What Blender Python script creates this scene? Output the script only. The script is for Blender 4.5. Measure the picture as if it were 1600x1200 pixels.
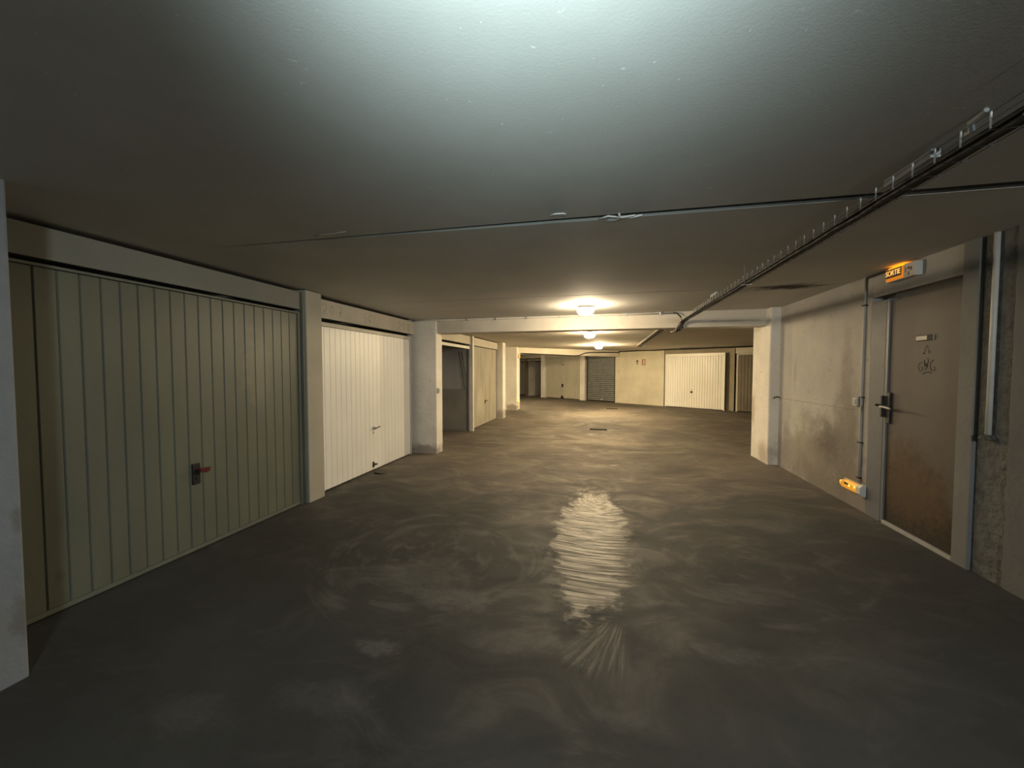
import bpy, bmesh, math, random
from mathutils import Vector, Matrix
random.seed(7)
for o in list(bpy.data.objects): bpy.data.objects.remove(o)
S = bpy.context.scene
COL = S.collection
# ------------------------------------------------------------------ camera, world, exposure, light
cam = bpy.data.objects.new('camera', bpy.data.cameras.new('camera')); COL.objects.link(cam)
cam.location = (0, 0, 1.5)
YAW = math.atan(142/600.0); PITCH = math.atan(23/600.0)
cam.rotation_euler = (math.pi/2 - PITCH, 0, YAW)
cam.data.sensor_fit = 'HORIZONTAL'; cam.data.sensor_width = 36.0
cam.data.lens = 36.0*600/1600
cam.data.clip_start = 0.02; cam.data.clip_end = 200
S.camera = cam
W = bpy.data.worlds.new('world'); S.world = W; W.use_nodes = True
W.node_tree.nodes['Background'].inputs[0].default_value = (0.6, 0.62, 0.55, 1)
W.node_tree.nodes['Background'].inputs[1].default_value = 0.0
S.view_settings.view_transform = 'Standard'; S.view_settings.look = 'None'
S.view_settings.gamma = 1.0; S.view_settings.exposure = 0.0
S.view_settings.use_curve_mapping = False
WARM_LAMP = (340.0, 640.0, 1800.0)      # radiance of the lit glass bowls, front to back
WARM = ((1.0, 0.79, 0.52), (1.0, 0.77, 0.45), (1.0, 0.76, 0.42))
# the cool white lamp held up just above and before the camera, out of the frame
ld = bpy.data.lights.new('cool_lamp', 'SPOT'); ld.energy = 80.0; ld.color = (0.76, 0.97, 1.0); ld.shadow_soft_size = 0.05
ld.spot_size = math.radians(112); ld.spot_blend = 1.0
lo = bpy.data.objects.new('cool_lamp', ld); COL.objects.link(lo); lo.location = (-.08, .30, 1.90)
lo.rotation_euler = (math.radians(180-37), 0, math.radians(6))
lp_ = bpy.data.lights.new('cool_lamp_spill', 'POINT'); lp_.energy = 3.5; lp_.color = (0.76, 0.95, 1.0); lp_.shadow_soft_size = 0.06
lq = bpy.data.objects.new('cool_lamp_spill', lp_); COL.objects.link(lq); lq.location = (-.08, .28, 1.90)
# unseen fill light added behind the camera to even out the front surfaces
lb = bpy.data.lights.new('fill_behind', 'SPOT'); lb.energy = 520.0; lb.spot_size = math.radians(100); lb.spot_blend = .8; lb.color = (0.93, 1.0, 0.97); lb.shadow_soft_size = 0.18
lbo = bpy.data.objects.new('fill_behind', lb); COL.objects.link(lbo); lbo.location = (1.7, -2.2, 2.33)
lbo.rotation_euler = Vector((3.9, -9.0, 1.9)).to_track_quat('Z', 'Y').to_euler()   # faces down the driveway

CEIL = 2.38; CEIL2 = 2.31
PI = math.pi

# ------------------------------------------------------------------ node helpers
def mat(name, base=(.5,.5,.5), rough=.7, var=None, vscale=3.0, detail=5.0, bump=0.0, bscale=60.0, stains=(), metal=0.0,
        bdist=0.01, stretch=(1,1,1), spec=0.5, specks=None):
    """base colour with noise variation towards var, stains = (centre, radii, colour, strength, noise scale) with ragged edges, real marks and painted shade alike"""
    m = bpy.data.materials.new(name); m.use_nodes = True
    nt = m.node_tree; N = nt.nodes; L = nt.links
    b = N['Principled BSDF']
    b.inputs['Roughness'].default_value = rough; b.inputs['Metallic'].default_value = metal
    b.inputs['Specular IOR Level'].default_value = spec
    tc = N.new('ShaderNodeTexCoord')
    col = None
    rgb = N.new('ShaderNodeRGB'); rgb.outputs[0].default_value = (*base, 1); col = rgb.outputs[0]
    if var:
        mp = N.new('ShaderNodeMapping'); mp.inputs['Scale'].default_value = stretch
        L.new(tc.outputs['Object'], mp.inputs[0])
        nz = N.new('ShaderNodeTexNoise'); nz.inputs['Scale'].default_value = vscale; nz.inputs['Detail'].default_value = detail
        nz.inputs['Roughness'].default_value = .62
        L.new(mp.outputs[0], nz.inputs['Vector'])
        mr = N.new('ShaderNodeMapRange'); mr.inputs[1].default_value = .38; mr.inputs[2].default_value = .66
        L.new(nz.outputs[0], mr.inputs[0])
        mx = N.new('ShaderNodeMix'); mx.data_type = 'RGBA'
        L.new(mr.outputs[0], mx.inputs[0]); L.new(col, mx.inputs[6]); mx.inputs[7].default_value = (*var, 1)
        col = mx.outputs[2]
    for (c, r, sc, st, ns) in stains:
        sub = N.new('ShaderNodeVectorMath'); sub.operation = 'SUBTRACT'; L.new(tc.outputs['Object'], sub.inputs[0]); sub.inputs[1].default_value = c
        dv = N.new('ShaderNodeVectorMath'); dv.operation = 'DIVIDE'; L.new(sub.outputs[0], dv.inputs[0]); dv.inputs[1].default_value = r
        ln = N.new('ShaderNodeVectorMath'); ln.operation = 'LENGTH'; L.new(dv.outputs[0], ln.inputs[0])
        nz = N.new('ShaderNodeTexNoise'); nz.inputs['Scale'].default_value = ns; nz.inputs['Detail'].default_value = 6; nz.inputs['Roughness'].default_value = .65
        L.new(tc.outputs['Object'], nz.inputs['Vector'])
        ma = N.new('ShaderNodeMath'); ma.operation = 'MULTIPLY_ADD'; L.new(nz.outputs[0], ma.inputs[0]); ma.inputs[1].default_value = 1.5
        L.new(ln.outputs['Value'], ma.inputs[2])
        mr = N.new('ShaderNodeMapRange'); mr.inputs[1].default_value = 1.75; mr.inputs[2].default_value = 1.05
        mr.inputs[3].default_value = 0; mr.inputs[4].default_value = st; mr.interpolation_type = 'SMOOTHSTEP'
        L.new(ma.outputs[0], mr.inputs[0])
        mx = N.new('ShaderNodeMix'); mx.data_type = 'RGBA'
        L.new(mr.outputs[0], mx.inputs[0]); L.new(col, mx.inputs[6]); mx.inputs[7].default_value = (*sc, 1)
        col = mx.outputs[2]
    if specks:
        dens, scol, ssz = specks
        vz = N.new('ShaderNodeTexNoise'); vz.inputs['Scale'].default_value = ssz; vz.inputs['Detail'].default_value = 2
        L.new(tc.outputs['Object'], vz.inputs['Vector'])
        mr = N.new('ShaderNodeMapRange'); mr.inputs[1].default_value = dens; mr.inputs[2].default_value = dens+.03
        L.new(vz.outputs[0], mr.inputs[0])
        mx = N.new('ShaderNodeMix'); mx.data_type = 'RGBA'
        L.new(mr.outputs[0], mx.inputs[0]); L.new(col, mx.inputs[6]); mx.inputs[7].default_value = (*scol, 1)
        col = mx.outputs[2]
    L.new(col, b.inputs['Base Color'])
    if bump:
        nz = N.new('ShaderNodeTexNoise'); nz.inputs['Scale'].default_value = bscale; nz.inputs['Detail'].default_value = 4
        L.new(tc.outputs['Object'], nz.inputs['Vector'])
        bp = N.new('ShaderNodeBump'); bp.inputs['Strength'].default_value = bump; bp.inputs['Distance'].default_value = bdist
        L.new(nz.outputs[0], bp.inputs['Height']); L.new(bp.outputs[0], b.inputs['Normal'])
    return m
def emis(name, color, strength, base=(.8,.8,.8)):
    m = bpy.data.materials.new(name); m.use_nodes = True
    b = m.node_tree.nodes['Principled BSDF']
    b.inputs['Base Color'].default_value = (*base, 1)
    b.inputs['Emission Color'].default_value = (*color, 1); b.inputs['Emission Strength'].default_value = strength
    b.inputs['Roughness'].default_value = .3
    return m

# ------------------------------------------------------------------ mesh helpers
class MB:
    def __init__(s): s.bm = bmesh.new()
    def box(s, x0, x1, y0, y1, z0, z1):
        v = [s.bm.verts.new(p) for p in [(x0,y0,z0),(x1,y0,z0),(x1,y1,z0),(x0,y1,z0),(x0,y0,z1),(x1,y0,z1),(x1,y1,z1),(x0,y1,z1)]]
        for f in [(0,3,2,1),(4,5,6,7),(0,1,5,4),(1,2,6,5),(2,3,7,6),(3,0,4,7)]: s.bm.faces.new([v[i] for i in f])
        return s
    def prism(s, poly, z0, z1):            # polygon in xy
        n = len(poly)
        a = [s.bm.verts.new((x,y,z0)) for x,y in poly]; b = [s.bm.verts.new((x,y,z1)) for x,y in poly]
        s.bm.faces.new(a[::-1]); s.bm.faces.new(b)
        for i in range(n): s.bm.faces.new([a[i],a[(i+1)%n],b[(i+1)%n],b[i]])
        return s
    def extr(s, prof, axis, a0, a1):       # closed profile in the other two axes, extruded along axis
        n = len(prof)
        def P(p,t): return {'x':(t,p[0],p[1]),'y':(p[0],t,p[1]),'z':(p[0],p[1],t)}[axis]
        a = [s.bm.verts.new(P(p,a0)) for p in prof]; b = [s.bm.verts.new(P(p,a1)) for p in prof]
        s.bm.faces.new(a[::-1]); s.bm.faces.new(b)
        for i in range(n): s.bm.faces.new([a[i],a[(i+1)%n],b[(i+1)%n],b[i]])
        return s
    def cyl(s, p0, p1, r, r1=None, seg=12):
        p0=Vector(p0); p1=Vector(p1); d=(p1-p0); L=d.length
        if r1 is None: r1=r
        M = Matrix.Translation((p0+p1)/2) @ d.to_track_quat('Z','Y').to_matrix().to_4x4()
        bmesh.ops.create_cone(s.bm, cap_ends=True, segments=seg, radius1=r, radius2=r1, depth=L, matrix=M)
        return s
    def tube(s, pts, r, seg=6):
        pts=[Vector(p) for p in pts]; rings=[]
        up=Vector((0,0,1))
        for i,p in enumerate(pts):
            d = (pts[min(i+1,len(pts)-1)]-pts[max(i-1,0)]).normalized()
            a = d.cross(up)
            if a.length<1e-3: a = d.cross(Vector((0,1,0)))
            a.normalize(); b=d.cross(a)
            rings.append([s.bm.verts.new(p+a*r*math.cos(2*PI*k/seg)+b*r*math.sin(2*PI*k/seg)) for k in range(seg)])
        for i in range(len(rings)-1):
            for k in range(seg): s.bm.faces.new([rings[i][k],rings[i][(k+1)%seg],rings[i+1][(k+1)%seg],rings[i+1][k]])
        s.bm.faces.new(rings[0][::-1]); s.bm.faces.new(rings[-1])
        return s
    def lathe(s, prof, c, seg=32, rfun=None):   # prof (r,z)
        rings=[]
        for (r,z) in prof:
            ring=[]
            for k in range(seg):
                a=2*PI*k/seg; rr=r*(rfun(a,z) if rfun else 1)
                ring.append(s.bm.verts.new((c[0]+rr*math.cos(a),c[1]+rr*math.sin(a),c[2]+z)))
            rings.append(ring)
        for i in range(len(rings)-1):
            for k in range(seg): s.bm.faces.new([rings[i][k],rings[i][(k+1)%seg],rings[i+1][(k+1)%seg],rings[i+1][k]])
        s.bm.faces.new(rings[0]); s.bm.faces.new(rings[-1][::-1])
        return s
    def build(s, name, m, parent=None, bevel=0, smooth=False, mod=None):
        bmesh.ops.recalc_face_normals(s.bm, faces=s.bm.faces)
        me = bpy.data.meshes.new(name); s.bm.to_mesh(me); s.bm.free()
        me.materials.append(m)
        if smooth:
            for p in me.polygons: p.use_smooth=True
        o = bpy.data.objects.new(name, me); COL.objects.link(o)
        if parent: o.parent = parent
        if bevel:
            bv=o.modifiers.new('edge','BEVEL'); bv.width=bevel; bv.segments=2; bv.limit_method='ANGLE'
        return o
def box(*a): return MB().box(*a)
def struct(o, label=None):
    o['kind']='structure'
    if label: o['label']=label
    return o
def tag(o, label, cat, group=None, kind=None):
    o['label']=label; o['category']=cat
    if group: o['group']=group
    if kind: o['kind']=kind
    return o
def empty(name, loc=(0,0,0), rz=0.0):
    o=bpy.data.objects.new(name,None); COL.objects.link(o); o.location=loc; o.rotation_euler=(0,0,rz); o.empty_display_size=.05
    return o
def text(name, body, size, m, parent, loc, rot, ext=.001, bold=0.0, sx=1.0):
    cu=bpy.data.curves.new(name,'FONT'); cu.body=body; cu.size=size; cu.extrude=ext; cu.offset=bold
    cu.align_x='CENTER'; cu.align_y='CENTER'
    t=bpy.data.objects.new(name,cu); COL.objects.link(t)
    bpy.context.view_layer.update()
    me=bpy.data.meshes.new_from_object(t.evaluated_get(bpy.context.evaluated_depsgraph_get()))
    COL.objects.unlink(t); bpy.data.objects.remove(t)
    me.materials.clear(); me.materials.append(m)
    o=bpy.data.objects.new(name,me); COL.objects.link(o); o.location=loc; o.rotation_euler=rot; o.scale=(sx,1,1)
    if parent: o.parent=parent
    return o

# ------------------------------------------------------------------ materials
M={}
M['ceil']=mat('ceiling_paint',(.56,.555,.52),.85,(.50,.495,.46),1.3,6,bump=.20,bscale=120,bdist=.003,
    stains=[((1.93,4.70,2.38),(.42,.20,.3),(.03,.026,.022),.97,7)], specks=(.735,(.70,.69,.66),38))
M['ceil2']=mat('ceiling_paint_rear',(.64,.61,.54),.85,(.55,.52,.45),.8,4,bump=.2,bscale=60,bdist=.006)
M['wall']=mat('white_wall_paint',(.60,.585,.54),.8,(.49,.475,.435),1.6,7,bump=.35,bscale=35,bdist=.01,specks=(.72,(.33,.30,.27),20))
M['wall_r']=mat('right_wall_paint',(.44,.43,.41),.8,(.345,.34,.325),1.3,7,bump=.4,bscale=26,bdist=.012,
   stains=[((2.45,5.0,.52),(.6,.95,.62),(.22,.195,.17),.8,3.5),((2.45,4.95,.62),(.5,.46,.42),(.09,.08,.07),.8,5),((2.45,4.62,.85),(.5,.30,1.0),(.17,.155,.14),.75,4),((2.45,4.66,1.50),(.4,.13,.55),(.24,.22,.20),.6,5),
           ((2.45,5.5,.36),(.5,1.0,.40),(.24,.215,.19),.75,5),((2.45,4.6,.15),(.6,1.5,.36),(.16,.145,.13),.8,4),((2.45,5.75,1.45),(.4,.05,.28),(.30,.26,.22),.6,8),
           ((2.45,5.95,.45),(.4,.12,.5),(.27,.25,.23),.6,5),((2.47,6.15,.4),(.5,.4,.35),(.26,.24,.24),.5,5)],specks=(.70,(.30,.27,.24),16))
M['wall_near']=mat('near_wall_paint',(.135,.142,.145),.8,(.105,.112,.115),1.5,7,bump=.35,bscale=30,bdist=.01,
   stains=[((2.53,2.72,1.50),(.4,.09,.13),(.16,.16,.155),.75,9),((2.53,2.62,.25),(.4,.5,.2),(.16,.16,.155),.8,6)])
M['jamb']=mat('grey_jamb_paint',(.20,.205,.205),.8,(.16,.165,.165),1.5,7,bump=.35,bscale=30,bdist=.01)
M['rough_plaster']=mat('crumbling_plaster',(.135,.142,.14),.9,(.075,.08,.08),9,8,bump=.7,bscale=22,bdist=.03)
M['column']=mat('column_paint',(.80,.77,.71),.8,(.67,.645,.59),2.2,7,bump=.4,bscale=30,bdist=.01,
   stains=[((-3.1,6.3,.06),(.6,.6,.14),(.25,.22,.19),.8,7),((2.32,6.35,.25),(.5,.3,.22),(.36,.31,.26),.7,6),((2.32,6.8,.9),(.5,.10,.35),(.38,.29,.2),.6,8),
           ((-2.95,11.3,.12),(.5,.5,.22),(.25,.21,.17),.7,7),((-3.2,13.8,.1),(.6,.5,.16),(.25,.21,.17),.7,7)],specks=(.715,(.25,.23,.21),24))
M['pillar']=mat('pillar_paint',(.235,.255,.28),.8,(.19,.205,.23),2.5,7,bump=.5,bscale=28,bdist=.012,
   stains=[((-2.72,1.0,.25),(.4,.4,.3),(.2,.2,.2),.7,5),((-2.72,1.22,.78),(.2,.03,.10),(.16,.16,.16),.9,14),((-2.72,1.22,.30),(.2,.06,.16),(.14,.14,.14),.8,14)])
M['beam']=mat('beam_paint',(.66,.62,.54),.8,(.56,.52,.45),1.6,6,bump=.3,bscale=30,bdist=.01,
   stains=[((-2.6,6.3,2.2),(.45,.4,.2),(.45,.41,.35),.5,5),((1.9,6.33,2.22),(.6,.3,.02),(.33,.29,.24),.7,9)])  # the thin dark band at the right paints the cable tray's shadow
M['wall_yellow']=mat('rear_wall_paint',(.66,.62,.50),.8,(.54,.50,.39),1.2,7,bump=.4,bscale=24,bdist=.012,
   stains=[((1.5,17.25,.1),(1.5,1.2,.22),(.30,.24,.16),.7,4),((.9,17.6,.35),(.4,.4,.35),(.42,.35,.24),.6,6)],specks=(.71,(.28,.22,.15),9))
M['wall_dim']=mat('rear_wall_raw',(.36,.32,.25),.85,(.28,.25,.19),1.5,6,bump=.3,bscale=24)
M['inner']=mat('garage_inner_concrete',(.42,.41,.38),.9,(.33,.32,.30),1.2,6,bump=.3,bscale=20)
M['inner_light']=mat('garage_inner_render',(.42,.41,.385),.9,(.33,.32,.30),1.5,6,stretch=(1,1,.4))
M['dark']=mat('dark_grey_board',(.13,.13,.125),.8,(.10,.10,.095),3,5)
M['board']=mat('grey_board',(.26,.245,.22),.8,(.21,.20,.18),3,5)
M['fascia']=mat('fascia_panel_paint',(.25,.25,.215),.7,(.21,.21,.18),1.5,5,bump=.12,bscale=30)
M['fascia2']=mat('fascia_panel_cream',(.56,.53,.45),.7,(.47,.44,.37),2.2,6,bump=.15,bscale=30)
M['col_beige']=mat('post_paint_beige',(.42,.40,.335),.65,(.35,.335,.28),1.6,6,bump=.15,bscale=30)
M['green']=mat('sage_green_enamel',(.155,.165,.125),.45,(.12,.13,.10),1.0,5,bump=.1,bscale=14,bdist=.01,stretch=(1,2.2,.6),
   stains=[((0,1.35,1.45),(.5,.35,.45),(.15,.155,.125),.65,6),((0,1.75,1.5),(.5,.2,.5),(.30,.27,.20),.45,7),((0,.32,.22),(.3,.04,.05),(.10,.10,.08),.8,12)])
M['green_frame']=mat('sage_frame_paint',(.17,.18,.15),.5,(.13,.14,.115),2,5)
M['white_door']=mat('white_enamel',(.86,.85,.81),.38,(.81,.80,.76),1.6,4,bump=.05,bscale=12)
M['cream_frame']=mat('cream_frame_paint',(.52,.50,.43),.5,(.46,.44,.37),2,4)
M['ply']=mat('worn_beige_board',(.37,.345,.275),.7,(.27,.25,.195),2.0,7,stretch=(1,2,.5),bump=.1,bscale=25,
   stains=[((0,.75,.6),(.3,.45,.5),(.46,.43,.35),.45,6)])
M['far_door']=mat('grey_beige_enamel',(.46,.44,.36),.55,(.40,.38,.31),1.6,5)
M['shutter']=mat('galvanised_slat',(.23,.235,.235),.5,(.18,.185,.185),6,4,metal=.1)
M['slat_gap']=mat('shutter_hollow',(.08,.08,.08),.8)
M['brown_door']=mat('dark_brown_enamel',(.16,.135,.10),.6,(.12,.10,.075),2,5)
M['rust_leaf']=mat('exit_leaf_paint',(.098,.084,.080),.65,(.078,.068,.064),1.5,6,bump=.08,bscale=30,
   stains=[((0,-.14,.46),(.4,.62,.50),(.080,.050,.022),.92,8),((0,-.05,.10),(.4,1.05,.66),(.018,.011,.007),.97,8),((0,-.46,.02),(.4,.75,.40),(.018,.011,.007),.96,13),((0,-.30,.36),(.4,.55,.36),(.085,.048,.020),.75,28),
   ((0,-.40,1.5),(.2,.22,.75),(.125,.112,.10),.5,2)])
M['door_frame']=mat('grey_white_frame',(.14,.15,.17),.6,(.11,.12,.135),2.5,6,bump=.15,bscale=25)
M['blue_grey']=mat('slate_grey_metal',(.15,.165,.18),.5,(.12,.13,.145),4,4)
M['black']=mat('black_plastic',(.012,.012,.013),.5)
M['iron']=mat('dark_iron',(.05,.048,.045),.45,metal=.6)
M['red']=mat('dark_red_plastic',(.11,.012,.018),.4)
M['galv']=mat('galvanised_steel',(.55,.56,.57),.32,(.46,.47,.48),14,3,metal=.85)
M['galv_matt']=mat('galvanised_profile',(.34,.37,.39),.5,(.28,.30,.32),14,3,metal=.3)
M['wire_shaded']=mat('shaded_wire',(.10,.095,.085),.7)  # shaded copy of the tray wire, its dimness put into the colour
M['wire_lit']=mat('lit_wire',(.95,.95,.93),.5)  # lit copy of the same wire, uprights coloured as if catching light
M['trunk']=mat('dark_brown_trunking',(.085,.072,.055),.8,(.06,.05,.04),3,5)  # plain dark brown, slightly mottled
M['grate']=mat('matt_drain_iron',(.02,.017,.014),.95,spec=0.05)
M['cable']=mat('black_cable',(.013,.013,.014),.6)
M['pvc']=mat('white_pvc_pipe',(.62,.60,.55),.5,(.55,.53,.48),6,3)
M['pvc_grey']=mat('grey_pvc_pipe',(.40,.40,.385),.5,(.34,.34,.33),6,3)
M['plastic']=mat('grey_white_plastic',(.45,.45,.44),.5)
M['plastic_w']=mat('yellowed_white_plastic',(.62,.60,.56),.45)
M['lampbase']=mat('lamp_base_plastic',(.42,.35,.28),.5)
for i_ in range(3): M['glow%d'%i_]=emis('lit_glass_warm',WARM[i_],WARM_LAMP[i_])
M['orange']=emis('lit_orange_panel',(1.0,.27,.01),.55,(.35,.18,.03))
M['orange_t']=emis('lit_letter_orange',(1.0,.52,.12),1.0,(.6,.35,.1))
M['orange_top']=emis('lit_orange_slot',(1.0,.28,.005),4.5,(.6,.3,.05))
M['sign_dark']=mat('sign_dark_band',(.04,.018,.006),.6)
M['amber']=emis('lit_amber_cover',(1.0,.36,.01),.42,(.7,.45,.1))
M['amber_hot']=emis('lit_amber_bulb',(1.0,.55,.06),2.6,(.7,.5,.2))
M['olive']=mat('dark_olive_pictogram',(.06,.07,.02),.5)
M['pencil']=mat('pencil_mark',(.16,.145,.115),.9)
M['pencil_faint']=mat('faint_mark',(.30,.275,.21),.9)
M['ink']=mat('marker_ink',(.04,.035,.03),.8)
M['ink_faint']=mat('faint_marker_ink',(.17,.15,.13),.8)
M['mastic']=mat('dark_mastic',(.06,.055,.05),.9,(.14,.13,.115),30,5,bump=.8,bscale=60,bdist=.02)
M['mortar']=mat('pale_plaster',(.72,.72,.70),.8)
M['red_sign']=mat('red_print',(.30,.09,.055),.6)
M['cream_plate']=mat('cream_sign_plate',(.62,.56,.44),.6)
M['dark_print']=mat('dark_print',(.06,.05,.035),.7)
M['screw']=mat('chrome_plate',(.5,.5,.5),.3,metal=.8)

M['joint']=mat('dirty_joint_filler',(.09,.08,.07),.9,(.03,.027,.024),12,6,bump=.8,bscale=40,bdist=.01)
def floor_mat():
    m=bpy.data.materials.new('worn_concrete_floor'); m.use_nodes=True
    nt=m.node_tree; N=nt.nodes; L=nt.links; b=N['Principled BSDF']
    tc=N.new('ShaderNodeTexCoord'); P=tc.outputs['Object']
    def math_(op,a,bb=None,c=None):
        n=N.new('ShaderNodeMath'); n.operation=op
        for i,v in enumerate((a,bb,c)):
            if v is None: continue
            if isinstance(v,(int,float)): n.inputs[i].default_value=v
            else: L.new(v,n.inputs[i])
        return n.outputs[0]
    def noise(vec,sc,det=6,ro=.6,dist=0):
        n=N.new('ShaderNodeTexNoise'); n.inputs['Scale'].default_value=sc; n.inputs['Detail'].default_value=det
        n.inputs['Roughness'].default_value=ro; n.inputs['Distortion'].default_value=dist
        L.new(vec,n.inputs['Vector']); return n.outputs[0]
    def mr(v,a,bb,c=0,d=1,smooth=False):
        n=N.new('ShaderNodeMapRange'); L.new(v,n.inputs[0])
        for i,x in enumerate((a,bb,c,d)): n.inputs[i+1].default_value=x
        if smooth: n.interpolation_type='SMOOTHSTEP'
        return n.outputs[0]
    def mapping(sc,rot=(0,0,0)):
        n=N.new('ShaderNodeMapping'); n.inputs['Scale'].default_value=sc; n.inputs['Rotation'].default_value=rot
        L.new(P,n.inputs[0]); return n.outputs[0]
    def mixc(f,a,bb):
        n=N.new('ShaderNodeMix'); n.data_type='RGBA'; L.new(f,n.inputs[0])
        for i,x in ((6,a),(7,bb)):
            if isinstance(x,tuple): n.inputs[i].default_value=(*x,1)
            else: L.new(x,n.inputs[i])
        return n.outputs[2]
    def polar(c,rs,as_):
        sub=N.new('ShaderNodeVectorMath'); sub.operation='SUBTRACT'; L.new(P,sub.inputs[0]); sub.inputs[1].default_value=c
        sx=N.new('ShaderNodeSeparateXYZ'); L.new(sub.outputs[0],sx.inputs[0])
        ang=math_('ARCTAN2',sx.outputs[0],math_('MULTIPLY',sx.outputs[1],-1.0))
        flat=N.new('ShaderNodeVectorMath'); flat.operation='MULTIPLY'; L.new(sub.outputs[0],flat.inputs[0]); flat.inputs[1].default_value=(1,1,0)
        ln=N.new('ShaderNodeVectorMath'); ln.operation='LENGTH'; L.new(flat.outputs[0],ln.inputs[0])
        cb=N.new('ShaderNodeCombineXYZ'); L.new(math_('MULTIPLY',ln.outputs['Value'],rs),cb.inputs[0]); L.new(math_('MULTIPLY',ang,as_),cb.inputs[1])
        return cb.outputs[0],ln.outputs['Value'],ang
    big=noise(mapping((1,1,1)),.55,7,.62,.6)
    mid=noise(mapping((1.0,1.5,1)),1.7,8,.65,1.0)
    fine=noise(P,14,6,.7)
    streak=noise(mapping((.6,2.6,1),(0,0,.25)),1.6,7,.6,.8)
    # swirls of a trowelled, worn screed: rings around a centre, and a fan of strokes
    v1,r1,a1=polar((-.05,4.55,0),15,1.2); ring=noise(v1,2.6,6,.65,.4)
    v2,r2,a2=polar((.16,2.50,0),1.1,11); fan=noise(v2,2.4,6,.7,.2)
    v3,r3,a3=polar((-1.35,2.9,0),4,.9); ring3=noise(v3,1.8,6,.6,.5)
    v4,r4,a4=polar((1.0,3.2,0),4,.9); ring4=noise(v4,1.8,6,.6,.5)
    el=N.new('ShaderNodeVectorMath'); el.operation='SUBTRACT'; L.new(P,el.inputs[0]); el.inputs[1].default_value=(-.09,3.55,0)
    e2=N.new('ShaderNodeVectorMath'); e2.operation='DIVIDE'; L.new(el.outputs[0],e2.inputs[0]); e2.inputs[1].default_value=(.33,1.25,1)
    e3=N.new('ShaderNodeVectorMath'); e3.operation='LENGTH'; L.new(e2.outputs[0],e3.inputs[0])
    m1=mr(math_('ADD',e3.outputs['Value'],math_('MULTIPLY',noise(P,4.5,8,.75),1.7)),1.98,1.74,0,1,True)
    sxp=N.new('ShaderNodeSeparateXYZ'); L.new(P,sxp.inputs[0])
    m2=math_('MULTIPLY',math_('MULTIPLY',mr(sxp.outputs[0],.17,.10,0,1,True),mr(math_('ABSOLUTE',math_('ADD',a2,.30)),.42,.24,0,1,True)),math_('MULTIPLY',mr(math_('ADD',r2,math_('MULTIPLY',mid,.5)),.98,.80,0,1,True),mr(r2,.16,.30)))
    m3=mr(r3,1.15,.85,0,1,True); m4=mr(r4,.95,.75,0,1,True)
    painted_far_light=mr(math_('ADD',sxp.outputs[1],math_('MULTIPLY',mid,5.0)),5.6,8.6,0,1,True)  # light falloff put into the floor colour: darker near, paler far
    col=mixc(mr(big,.40,.62),mixc(painted_far_light,(.030,.032,.033),(.072,.062,.052)),mixc(painted_far_light,(.052,.054,.054),(.130,.110,.090)))
    col=mixc(mr(mid,.52,.70,0,.6),col,mixc(painted_far_light,(.082,.084,.082),(.175,.150,.122)))
    col=mixc(mr(streak,.56,.70,0,.5),col,(.035,.033,.031))
    col=mixc(math_('MULTIPLY',m3,mr(ring3,.52,.66,0,.55)),col,(.12,.12,.112))
    col=mixc(math_('MULTIPLY',m4,mr(ring4,.55,.68,0,.4)),col,(.12,.118,.105))
    col=mixc(math_('MULTIPLY',m2,mr(fan,.44,.60,0,.30)),col,(.09,.09,.085))
    col=mixc(mr(fine,.60,.72,0,.25),col,(.045,.042,.038))
    grain=noise(mapping((1,2.2,1),(0,0,.4)),13,8,.75,1.2)
    def patch(col,c,rad,colr,st,ns):
        sb=N.new('ShaderNodeVectorMath'); sb.operation='SUBTRACT'; L.new(P,sb.inputs[0]); sb.inputs[1].default_value=(*c,0)
        dv=N.new('ShaderNodeVectorMath'); dv.operation='DIVIDE'; L.new(sb.outputs[0],dv.inputs[0]); dv.inputs[1].default_value=(*rad,10)
        ln=N.new('ShaderNodeVectorMath'); ln.operation='LENGTH'; L.new(dv.outputs[0],ln.inputs[0])
        return mixc(math_('MULTIPLY',mr(math_('ADD',ln.outputs['Value'],math_('MULTIPLY',noise(P,ns,8,.75,.8),2.2)),2.15,1.55,0,st*.8,True),mr(grain,.38,.62,.35,1)),col,colr)
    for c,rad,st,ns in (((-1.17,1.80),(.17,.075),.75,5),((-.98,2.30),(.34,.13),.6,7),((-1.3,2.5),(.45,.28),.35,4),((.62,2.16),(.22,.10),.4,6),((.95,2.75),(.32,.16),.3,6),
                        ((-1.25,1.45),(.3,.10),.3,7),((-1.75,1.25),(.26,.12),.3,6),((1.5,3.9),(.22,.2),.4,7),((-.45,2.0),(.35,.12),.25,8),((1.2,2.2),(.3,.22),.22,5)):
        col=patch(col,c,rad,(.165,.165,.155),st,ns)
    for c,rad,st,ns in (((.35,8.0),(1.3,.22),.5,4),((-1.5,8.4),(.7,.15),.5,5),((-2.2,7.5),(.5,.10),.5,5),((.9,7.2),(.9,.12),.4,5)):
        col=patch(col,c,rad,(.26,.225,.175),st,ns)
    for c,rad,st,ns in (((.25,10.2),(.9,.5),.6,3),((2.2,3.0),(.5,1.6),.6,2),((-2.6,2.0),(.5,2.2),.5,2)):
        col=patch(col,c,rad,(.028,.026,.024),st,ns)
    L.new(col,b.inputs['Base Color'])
    # roughness: burnished inside the rings, matt elsewhere
    rbase=math_('ADD',mr(mid,.35,.65,.85,.60),math_('MULTIPLY',painted_far_light,.14))
    rring=mr(ring,.38,.56,.68,.42)
    rr=N.new('ShaderNodeMix'); rr.data_type='FLOAT'; L.new(m1,rr.inputs[0]); L.new(rbase,rr.inputs[2]); L.new(rring,rr.inputs[3])
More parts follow.
